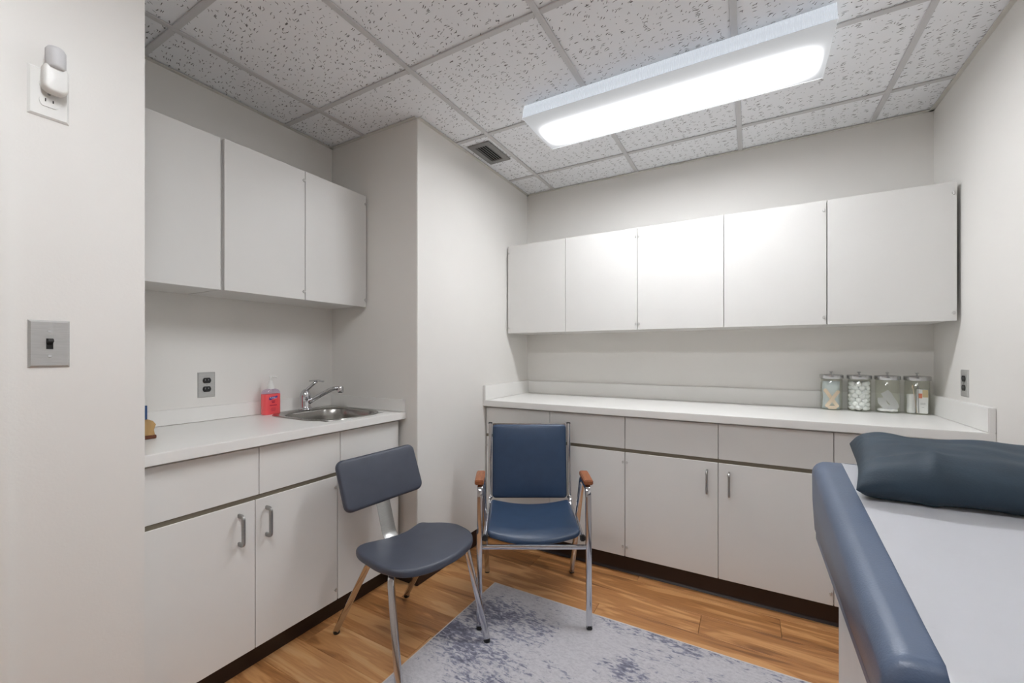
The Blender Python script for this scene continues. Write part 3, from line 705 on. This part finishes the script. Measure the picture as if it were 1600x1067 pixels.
# ------------------------------------------------------------------ outlets and switch
def plate(name, c, nrm, w_, h_, label, cat, kind, m='plate'):
    """nrm: outward axis '+x','-x'; c centre on the wall"""
    sg = 1 if nrm == '+x' else -1
    t = thing(name, c, label, cat)
    def P(u, d, z): return (c[0]+sg*d, c[1]+u, c[2]+z)
    bm = B(); rings = []
    for d, i in ((0,0),(.0015,0),(.0050,.0045)):
        rings.append([bm.verts.new(P(u, d, z)) for u, z in ((-w_/2+i,-h_/2+i),(w_/2-i,-h_/2+i),(w_/2-i,h_/2-i),(-w_/2+i,h_/2-i))])
    for a, b in zip(rings, rings[1:]):
        for k in range(4): bm.faces.new((a[k], a[(k+1)%4], b[(k+1)%4], b[k]))
    bm.faces.new(rings[0]); bm.faces.new(rings[-1]); bmesh.ops.recalc_face_normals(bm, faces=bm.faces)
    obj('cover_plate', bm, m, t)
    def disc(pts, d0, d1, name_, mm, par):
        bm = B(); a = [bm.verts.new(P(u, d0, z)) for u, z in pts]; b = [bm.verts.new(P(u, d1, z)) for u, z in pts]
        for k in range(len(pts)): bm.faces.new((a[k], a[(k+1)%len(pts)], b[(k+1)%len(pts)], b[k]))
        bm.faces.new(a[::-1]); bm.faces.new(b); bmesh.ops.recalc_face_normals(bm, faces=bm.faces)
        return obj(name_, bm, mm, par)
    if kind == 'duplex':
        for s in (-1, 1):
            pts = [(.017*math.cos(a), s*.0195+max(-.0125, min(.0125, .017*math.sin(a)))) for a in [2*PI*k/24 for k in range(24)]]
            r_ = disc(pts, .004, .0068, 'receptacle', 'black' if m == 'plate' else m, t)
            for u, hh in ((-.0065,.004),(.0065,.0032)): disc([(u-.001, s*.0195+.003-hh), (u+.001, s*.0195+.003-hh), (u+.001, s*.0195+.003+hh), (u-.001, s*.0195+.003+hh)], .0066, .0071, 'slot', 'dark' if m != 'plate' else 'ink', r_)
        disc(circ(.003, 10), .004, .0058, 'screw', 'steel', t)
    else:
        disc([(-.006,-.013),(.006,-.013),(.006,.013),(-.006,.013)], .004, .0056, 'toggle_well', 'black', t)
        bm = B(); vs_ = box(bm, -.0045, .0045, -.0045, .0045, 0, .018)
        mt = Matrix.Translation(P(0, .003, .001)) @ Matrix.Rotation(sg*math.radians(62), 4, 'Y')
        bmesh.ops.transform(bm, matrix=mt, verts=bm.verts); bev(bm, .0012); obj('toggle', bm, 'black', t)
        for s in (-1, 1): disc([(x_, s*.030+y_) for x_, y_ in circ(.0035, 12)], .004, .0060, 'screw', 'chrome', t)
    return t
plate('light_switch', (XC, .3315, 1.225), '+x', .071, .115, 'brushed steel toggle light switch with a black lever on the near left wall', 'light switch', 'toggle')
plate('wall_outlet', (XL, .975, 1.059), '+x', .071, .115, 'steel duplex outlet with black sockets on the wall above the sink counter', 'outlet', 'duplex')
plate('wall_outlet', (XR, 2.515, 1.075), '-x', .071, .115, 'steel duplex outlet on the right wall above the end of the long counter', 'outlet', 'duplex')
plate('wall_outlet', (XC, .3305, 1.836), '+x', .071, .118, 'white duplex outlet high on the near left wall behind the plugged-in unit', 'outlet', 'duplex', 'white_pl')
t = thing('plug_in_freshener', (XC+.008, .338, 1.835), 'white rounded plug-in unit in the high outlet on the near left wall', 'air freshener')
bm = B(); puffy(bm, dense(rrect(.044, .070, .016, 6), .01), .030, .008, .002, 4)
bmesh.ops.transform(bm, matrix=Matrix.Translation((XC+.024,.336,1.868)) @ Matrix.Rotation(PI/2, 4, 'Z') @ Matrix.Rotation(PI/2, 4, 'X'), verts=bm.verts); obj('unit_body', bm, 'white_pl', t, True)
bm = B(); lathe(bm, [(0,0),(.015,0),(.018,.006),(.018,.045),(.014,.052),(0,.053)], (XC+.030,.336,1.890), 18); obj('unit_cap', bm, 'grid', t, True)

# ------------------------------------------------------------------ ceiling vent
t = thing('ceiling_vent', (-1.3815, 2.147, GZ), 'small dark grey louvred vent in the ceiling beside the column', 'vent')
vx0, vx1, vy0, vy1 = -1.455, -1.308, 2.020, 2.274; fw = .033
bm = B()
z1_ = H+.004; z0_ = H-.004
for a in ((vx0,vx1,vy0,vy0+fw),(vx0,vx1,vy1-fw,vy1),(vx0,vx0+fw,vy0+fw,vy1-fw),(vx1-fw,vx1,vy0+fw,vy1-fw)): box(bm, *a, z0_, z1_)
bev(bm, .001, 1); obj('frame', bm, 'grille', t)
obj('duct_back', bx(vx0+fw-.003, vx1-fw+.003, vy0+fw-.003, vy1-fw+.003, z1_-.0006, z1_+.0005), 'grid_dark', t)
for k in range(5):
    xx = vx0+fw+(k+.5)*(vx1-vx0-2*fw)/5+.004
    bm = B(); box(bm, -.0034, .0034, vy0+fw, vy1-fw, -.001, .001); bmesh.ops.transform(bm, matrix=Matrix.Translation((xx,0,H-.0022)) @ Matrix.Rotation(.5, 4, 'Y'), verts=bm.verts)
    obj('louvre', bm, 'grille', t)

# ------------------------------------------------------------------ fluorescent fixtures
def fixture(cx, cy, label):
    # lens hangs under a shallow pan; wraps up to the ceiling on both long sides
    L_, zb = 1.222, 2.345
    t = thing('ceiling_light', (cx, cy, 2.418), label, 'ceiling light', 'wraparound fluorescent fixtures')
    wb, wt = .175, .150      # half widths at the bottom and at the ceiling
    bm = B(); box(bm, cx-L_/2+.01, cx+L_/2-.01, cy-wt+.012, cy+wt-.012, zb+.012, 2.4175); obj('housing', bm, 'white_pl', t)
    bm = B()
    ys = [(-wb + 2*wb*k/16) for k in range(17)]
    v = [[bm.verts.new((cx+s*L_/2, cy+y, zb-.006*(1-(y/wb)**2))) for y in ys] for s in (-1, 1)]
    for k in range(16): bm.faces.new((v[0][k], v[0][k+1], v[1][k+1], v[1][k]))
    bmesh.ops.recalc_face_normals(bm, faces=bm.faces)
    bmesh.ops.solidify(bm, geom=bm.faces[:], thickness=.002)
    for v_ in bm.verts: v_.co -= Vector((cx, cy, 0))
    o = obj('lens', bm, 'lens', t, 'auto', world=False); o.location = (0, 0, -2.418)
    for s in (-1, 1):
        bm = B(); a = [bm.verts.new((sx*L_/2, s*wb, zb)) for sx in (-1, 1)]; b = [bm.verts.new((sx*L_/2, s*(wb+wt)/2+s*.004, zb+.045)) for sx in (-1, 1)]
        c = [bm.verts.new((sx*L_/2, s*wt, 2.4175)) for sx in (-1, 1)]
        bm.faces.new((a[0], a[1], b[1], b[0])); bm.faces.new((b[0], b[1], c[1], c[0])); bmesh.ops.solidify(bm, geom=bm.faces[:], thickness=.002)
        bmesh.ops.recalc_face_normals(bm, faces=bm.faces)
        o = obj('lens_side', bm, 'lens_side', t, world=False); o.location = (0, 0, -2.418)
        bm = B(); pts = [(cx+s*(L_/2+.001), cy+y*1.0, z) for y, z in ((-wt,2.4175),(-wb,zb-.002),(wb,zb-.002),(wt,2.4175))]
        a = [bm.verts.new(p) for p in pts]; b = [bm.verts.new((p[0]-s*.006, p[1], p[2])) for p in pts]
        for k in range(4): bm.faces.new((a[k], a[(k+1)%4], b[(k+1)%4], b[k]))
        bm.faces.new(a); bm.faces.new(b[::-1]); bmesh.ops.recalc_face_normals(bm, faces=bm.faces); obj('end_cap', bm, 'lens_rim', t)
    bm = B(); box(bm, cx-L_/2, cx+L_/2, cy+wb-.001, cy+wb+.004, zb-.003, zb+.003); obj('lens_rim', bm, 'lens_rim', t)
fixture(-.354, 1.968, 'long white fluorescent ceiling light with a glowing ribbed lens')
fixture(-.354, .14, 'second long fluorescent ceiling light, added out of view as fill')  # added unseen fixture above the frame, brightens the near wall and table

# ------------------------------------------------------------------ rug
t = thing('area_rug', (-.35, 1.2, 0), 'thin grey and blue distressed area rug lying on the wooden floor', 'rug')
RX0, RX1, RY0, RY1 = -1.166, .60, .55, 1.862
obj('rug_pile', bx(RX0+.006, RX1-.006, RY0+.006, RY1-.006, .0003, .0062), 'rug', t)
for a in ((RX0,RX1,RY1-.0065,RY1),(RX0,RX1,RY0,RY0+.0065),(RX0,RX0+.0065,RY0+.0065,RY1-.0065),(RX1-.0065,RX1,RY0+.0065,RY1-.0065)): obj('binding', bx(*a, .0003, .0066, .001, 1), 'rug_edge', t)

# ------------------------------------------------------------------ armchair, faces the camera
def armchair():
    R_ = Vector((math.cos(YAW), math.sin(YAW), 0)); F_ = Vector((-math.sin(YAW), math.cos(YAW), 0))
    p = R_*.0965+F_*2.06
    t = thing('armchair', (p.x, p.y, 0), 'blue vinyl armchair with chrome tube frame and wooden armrests facing the room', 'chair', rz=YAW)
    def ob(n, bm, m, par=t, sm='auto'): return obj(n, bm, m, par, sm, world=False)
    tube = sq(.024, .024, .004)
    for s in (-1, 1):
        z_f = .0066
        xs = s*.2385
        bm = B(); sweep(bm, [(xs,-.240,z_f+.012)] + arc((xs*.995,-.224,.575),(xs*.995,-.222,.610),(xs*.995,-.195,.612),5), tube, up=(1,0,0)); l = ob('leg', bm, 'chrome')
        bm = B(); box(bm, xs-.012, xs+.012, -.252, -.228, z_f, z_f+.022); bev(bm, .003); ob('foot_cap', bm, 'black', l)
        bm = B(); sweep(bm, [(xs*.995,-.1945,.612),(xs*.995,-.110,.614)], tube, up=(1,0,0)); ob('arm_rail', bm, 'chrome')
        bm = B(); sweep(bm, arc((xs*.995,-.1095,.614),(xs*.99,-.070,.616),(xs*.99,-.055,.585),5) + [(xs*.975,.245,.012)], tube, up=(1,0,0)); l = ob('leg', bm, 'chrome')
        bm = B(); box(bm, xs*.975-.012, xs*.975+.012, .234, .258, 0, .022); bev(bm, .003); ob('foot_cap', bm, 'black', l)
        bm = B(); box(bm, -.020, .020, -.080, .080, -.011, .011); bev(bm, .004, 3)
        bmesh.ops.transform(bm, matrix=Matrix.Translation((s*.242,-.140,.634)) @ Matrix.Rotation(-s*.02, 4, 'Z'), verts=bm.verts); ob('armrest', bm, 'wood_arm')
        # side rail of the seat that bends up into the back upright
        xr = s*.2165
        bm = B(); sweep(bm, [(xr,-.195,.385),(xr,.02,.392)] + arc((xr,.165,.397),(xr,.212,.398),(xr,.222,.44),6) + [(xr,.245,.60),(xr,.272,.815)], sq(.020,.019,.004), up=(1,0,0)); ob('side_tube', bm, 'chrome')
        bm = B(); box(bm, xr-.012, xr+.012, .262, .284, .812, .820); bev(bm, .003); ob('tube_cap', bm, 'black')
        bm = B(); box(bm, xr-.011, xr+.011, -.212, -.190, .372, .398); bev(bm, .004); ob('tube_cap', bm, 'black')
        bm = B(); bmesh.ops.create_cone(bm, cap_ends=True, segments=12, radius1=.008, radius2=.006, depth=.018, matrix=Matrix.Translation((xr*.97,.203,.425)) @ Matrix.Rotation(PI/2, 4, 'X')); ob('bolt', bm, 'chrome')
    bm = B(); sweep(bm, [(-.229,-.228,.357),(.229,-.228,.357)], sq(.017,.017,.003)); ob('stretcher', bm, 'chrome')
    bm = B(); sweep(bm, [(-.224,.045,.357),(.224,.045,.357)], sq(.017,.017,.003)); ob('stretcher', bm, 'chrome')
    def sf(x, y, z):
        k = 1-(x/.21)**2; fr_ = (y+.20)/.40
        sag = (-.030+.002*fr_)*k
        roll = -.045*max(0, (-.13-y)/.07)**2*(.35+.65*k)
        return (x, y, .409+z+sag+roll*.5)
    bm = B(); puffy(bm, dense(rrect(.416, .400, .022, 5, 0, 0), .016), .028, .012, .004, 16, sf); ob('seat', bm, 'navy', t, True)
    def bf(x, y, z):   # y is height along the back
        puff = .010*(1-(x/.2)**4)*(1-((y-.20)/.195)**4)
        k = y/.40
        return (x, .236+.052*k-z-(puff if z > 0 else 0)-.0, .412+y*.992)
    bm = B(); puffy(bm, dense(rrect(.410, .398, .020, 5, 0, .20), .016), .030, .013, .0, 14, bf); ob('backrest', bm, 'navy', t, True)
    bm = B(); box(bm, -.205, .205, .281, .292, .790, .812); bev(bm, .003); ob('back_rail', bm, 'chrome')
armchair()

# ------------------------------------------------------------------ side chair, turned to the right
def side_chair():
    t = thing('side_chair', (-1.2, 1.3, 0), 'slate vinyl side chair with oval seat and slanted backrest, no arms, by the sink cabinets', 'chair', rz=math.radians(-11))
    def ob(n, bm, m, par=t, sm='auto'): return obj(n, bm, m, par, sm, world=False)
    tube = sq(.024, .024, .0045)
    for s in (-1, 1):
        fy = .205 if s > 0 else -.218
        zf = .0066
        bm = B(); sweep(bm, [(.02,s*.075,.405)] + arc((.065,s*.135,.405),(.098,s*.178,.405),(.112,s*.186,.365),7) + [(.212,fy,.015+zf)], tube); l = ob('leg', bm, 'chrome')
        bm = B(); lathe(bm, [(0,0),(.013,0),(.014,.004),(.013,.016),(0,.017)], (.212,fy,zf), 12); ob('foot_cap', bm, 'black', l)
        fy = .186 if s > 0 else -.172
        bm = B(); sweep(bm, [(.0,s*.06,.405)] + arc((-.03,s*.12,.405),(-.055,s*.16,.405),(-.075,s*.170,.370),7) + [(-.322,fy,.015)], tube); l = ob('leg', bm, 'chrome')
        bm = B(); lathe(bm, [(0,0),(.013,0),(.014,.004),(.013,.016),(0,.017)], (-.322,fy,0), 12); ob('foot_cap', bm, 'black', l)
    bm = B(); sweep(bm, [(-.10,0,.408),(.12,0,.408)], sq(.10,.012,.003), up=(0,0,1)); ob('seat_plate', bm, 'chrome')
    # seat outline, smooth D with a shallow dip at the rear
    half = [(-.106,0),(-.112,.06),(-.124,.11),(-.132,.145),(-.126,.172),(-.105,.192),(-.06,.211),(0,.219),(.06,.219),(.105,.210),(.145,.188),(.172,.150),(.188,.10),(.196,.05),(.198,0)]
    ctrl = [(x_, y_*(1-.22*max(0, min(1, (-x_-.03)/.08)))) for x_, y_ in half] + [(x_, -y_*(1+.06*max(0, min(1, (-x_-.03)/.08)))) for x_, y_ in half[-2:0:-1]]
    n_ = len(ctrl); out = []
    for i in range(n_):
        p0, p1, p2, p3 = (Vector(ctrl[(i+k) % n_]) for k in (-1,0,1,2))
        for j in range(4):
            u = j/4; q = .5*((2*p1)+(p2-p0)*u+(2*p0-5*p1+4*p2-p3)*u*u+(3*p1-p0-3*p2+p3)*u**3); out.append((q.x, q.y))
    out = out[::-1]
    def sf(x, y, z): return (x, y, .422+z-.010*(1-(y/.2)**2)*(1-((x-.03)/.17)**2)-.02*max(0,(x-.10)/.1)**2+.002*max(0,(-x-.06)/.07))
    bm = B(); puffy(bm, out, .030, .011, .004, 12, sf); ob('seat', bm, 'slate', t, True)
    # backrest tilted back, its post
    bm = B(); puffy(bm, dense(rrect(.387, .216, .032, 6), .015), .032, .013, .004, 10)
    lean = math.atan2(.075, .20)
    # local pad: x = width, y = height, z = front
    mt = Matrix.Translation((-.243, -.012, .653)) @ Matrix.Rotation(-lean, 4, 'Y') @ Matrix(((0,0,1,0),(1,0,0,0),(0,1,0,0),(0,0,0,1))) @ Matrix.Rotation(math.radians(2.5), 4, 'Z')
    for v in bm.verts: v.co.z -= -.35*v.co.x**2*1.0
    bmesh.ops.transform(bm, matrix=mt, verts=bm.verts); bmesh.ops.recalc_face_normals(bm, faces=bm.faces); ob('backrest', bm, 'slate', t, True)
    bm = B(); sweep(bm, [(-.02,-.02,.402)] + arc((-.10,-.02,.402),(-.150,-.02,.404),(-.165,-.02,.45),6) + [(-.212,-.018,.56),(-.262,-.016,.69)], sq(.005,.066,.002), up=(0,1,0)); ob('back_post', bm, 'steel')
side_chair()

# ------------------------------------------------------------------ exam table
TX0, TX1, TY1, TYN = .165, .780, 1.515, -.30
HY = .735
def topz(y): return .792+.128*(y-HY) if y >= HY else .776
def exam_table():
    t = thing('exam_table', (.47, .6, 0), 'blue-grey vinyl exam table with raised head section along the right wall', 'exam table')
    obj('table_base', bx(.205, .74, -.22, 1.42, .10, .655, .004), 'table_base', t)
    obj('base_plinth', bx(.235, .71, -.18, 1.38, .0067, .10), 'kick', t)
    bm = bx(TX0-.001, TX1+.001, TYN, TY1-.008, .657, .6845); bev(bm, .006, 3); obj('edge_board', bm, 'table_vinyl', t, 'auto')
    def section(name, y0, y1, zt, z0=.682, endr=.03, n=24):
        bm = B(); rings = []
        ys = [y0, y0+.004, y0+.012, y0+endr] + [y0+endr+(y1-y0-2*endr)*k/n for k in range(1, n)] + [y1-endr, y1-.012, y1-.004, y1]
        def ins(y):
            d = min(y-y0, y1-y); return 0 if d >= endr else endr-math.sqrt(max(0, endr**2-(endr-d)**2))
        for y in ys:
            i_ = ins(y); tz = zt(y)-i_*.9; h = tz-z0; b_ = i_*.4
            R_ = .034
            half = [(TX0+.004+b_, z0+.001), (TX0-.005+b_, z0+.010), (TX0-.010+b_, z0+h*.45), (TX0-.011+b_, tz-R_)]
            half += [(TX0-.011+b_+R_*(1-math.cos(a)), tz-R_+R_*math.sin(a)) for a in [PI/2*k/6 for k in range(1, 7)]]
            half += [(TX0+.06, tz+.001), (TX0+.12, tz+.002), (.40, tz+.003)]
            full = half + [((TX0+TX1)-x_, z_) for x_, z_ in half[::-1]]
            rings.append([bm.verts.new((x_, y, z_)) for x_, z_ in full])
        m_ = len(rings[0])
        for a, b in zip(rings, rings[1:]):
            for k in range(m_): bm.faces.new((a[k], a[(k+1)%m_], b[(k+1)%m_], b[k]))
        bm.faces.new(rings[0]); bm.faces.new(rings[-1][::-1]); bmesh.ops.recalc_face_normals(bm, faces=bm.faces)
        return obj(name, bm, 'table_vinyl', t, True)
    section('head_cushion', HY+.001, TY1, topz, endr=.022)
    section('seat_cushion', TYN, HY-.001, lambda y: .776, endr=.022)
exam_table()
# paper
bm = B(); nx, ny = 26, 90
px0, px1, py0, py1 = .222, .730, -.20, 1.500
g_ = []
for j in range(ny+1):
    y = py0+(py1-py0)*j/ny; rowv = []
    for i in range(nx+1):
        x_ = px0+(px1-px0)*i/nx - .010*(1-j/ny)
        z = (topz(y) if y >= HY else .777)
        # bridge the joint between the two cushions
        k = max(0, 1-abs(y-HY)/.05); z = z + .004 + .002*k
        if y > 1.494: z -= .004
        z += .0016*noise.noise(Vector((x_*7, y*2.2, 0))) + .0012*max(0, noise.noise(Vector((x_*3+5, y*14, 2))))
        rowv.append(bm.verts.new((x_, y, z)))
    g_.append(rowv)
for j in range(ny):
    for i in range(nx): bm.faces.new((g_[j][i], g_[j][i+1], g_[j+1][i+1], g_[j+1][i]))
bmesh.ops.solidify(bm, geom=bm.faces[:], thickness=.0006); bmesh.ops.recalc_face_normals(bm, faces=bm.faces)
tag(obj('table_paper', bm, 'paper', None, True), 'white disposable paper sheet spread along the top of the exam table', 'paper sheet')

# pillow
def pillow():
    bm = B(); nx, ny = 72, 44; W_, D_, T_ = .555, .34, .108
    def surf(u, v, s):
        # pinched seam with soft ears at the corners
        e = (max(0, 1-abs(u)**12))**.5*(max(0, 1-abs(v)**4))**.45
        x_ = u*W_/2*(1-.035*(1-abs(v)**2)*abs(u)**3); y_ = v*D_/2*(1-.03*(1-u*u)*abs(v)**3)
        z_ = s*T_/2*e
        z_ += s*e*(.010*noise.noise(Vector((x_*9, y_*5, s))) + .005*noise.noise(Vector((x_*7+y_*16, y_*8-x_*5, 7)))) - .018*abs(u)**6*(1 if v < 0 else 0)*v*v
        # folds from the short seams and one crease across the middle
        z_ += s*e*.007*noise.noise(Vector((u*2.0, v*9, 3)))*abs(u)**2*2
        z_ += s*e*.013*math.exp(-((x_+.125-.02*v)/.008)**2)*max(0, -v)*.9
        return Vector((x_+v*.024, y_, z_))
    top, bot = [], []
    for j in range(ny+1):
        tr, br = [], []
        for i in range(nx+1):
            u = math.sin(PI/2*(-1+2*i/nx)); v = math.sin(PI/2*(-1+2*j/ny)); edge = i in (0, nx) or j in (0, ny)
            a = bm.verts.new(surf(u, v, 1)); tr.append(a); br.append(a if edge else bm.verts.new(surf(u, v, -1)))
        top.append(tr); bot.append(br)
    for j in range(ny):
        for i in range(nx):
            bm.faces.new((top[j][i], top[j][i+1], top[j+1][i+1], top[j+1][i]))
            q = (bot[j][i], bot[j+1][i], bot[j+1][i+1], bot[j][i+1])
            if len(set(q)) == 4:
                try: bm.faces.new(q)
                except ValueError: pass
    mt = Matrix.Translation((.508, 1.400, topz(1.400)+.044)) @ Matrix.Rotation(math.radians(1), 4, 'Z') @ Matrix.Rotation(math.radians(5), 4, 'X')
    bmesh.ops.transform(bm, matrix=mt, verts=bm.verts)
    for v in bm.verts:   # settle on the sloping top
        fl = topz(min(v.co.y, 1.50))+.0065
        if v.co.z < fl and v.co.y < 1.53: v.co.z = fl+(.0004*noise.noise(v.co*40))
    bmesh.ops.recalc_face_normals(bm, faces=bm.faces)
    tag(obj('pillow', bm, 'pillow', None, True), 'dark teal cloth pillow lying across the head of the exam table', 'pillow')
pillow()
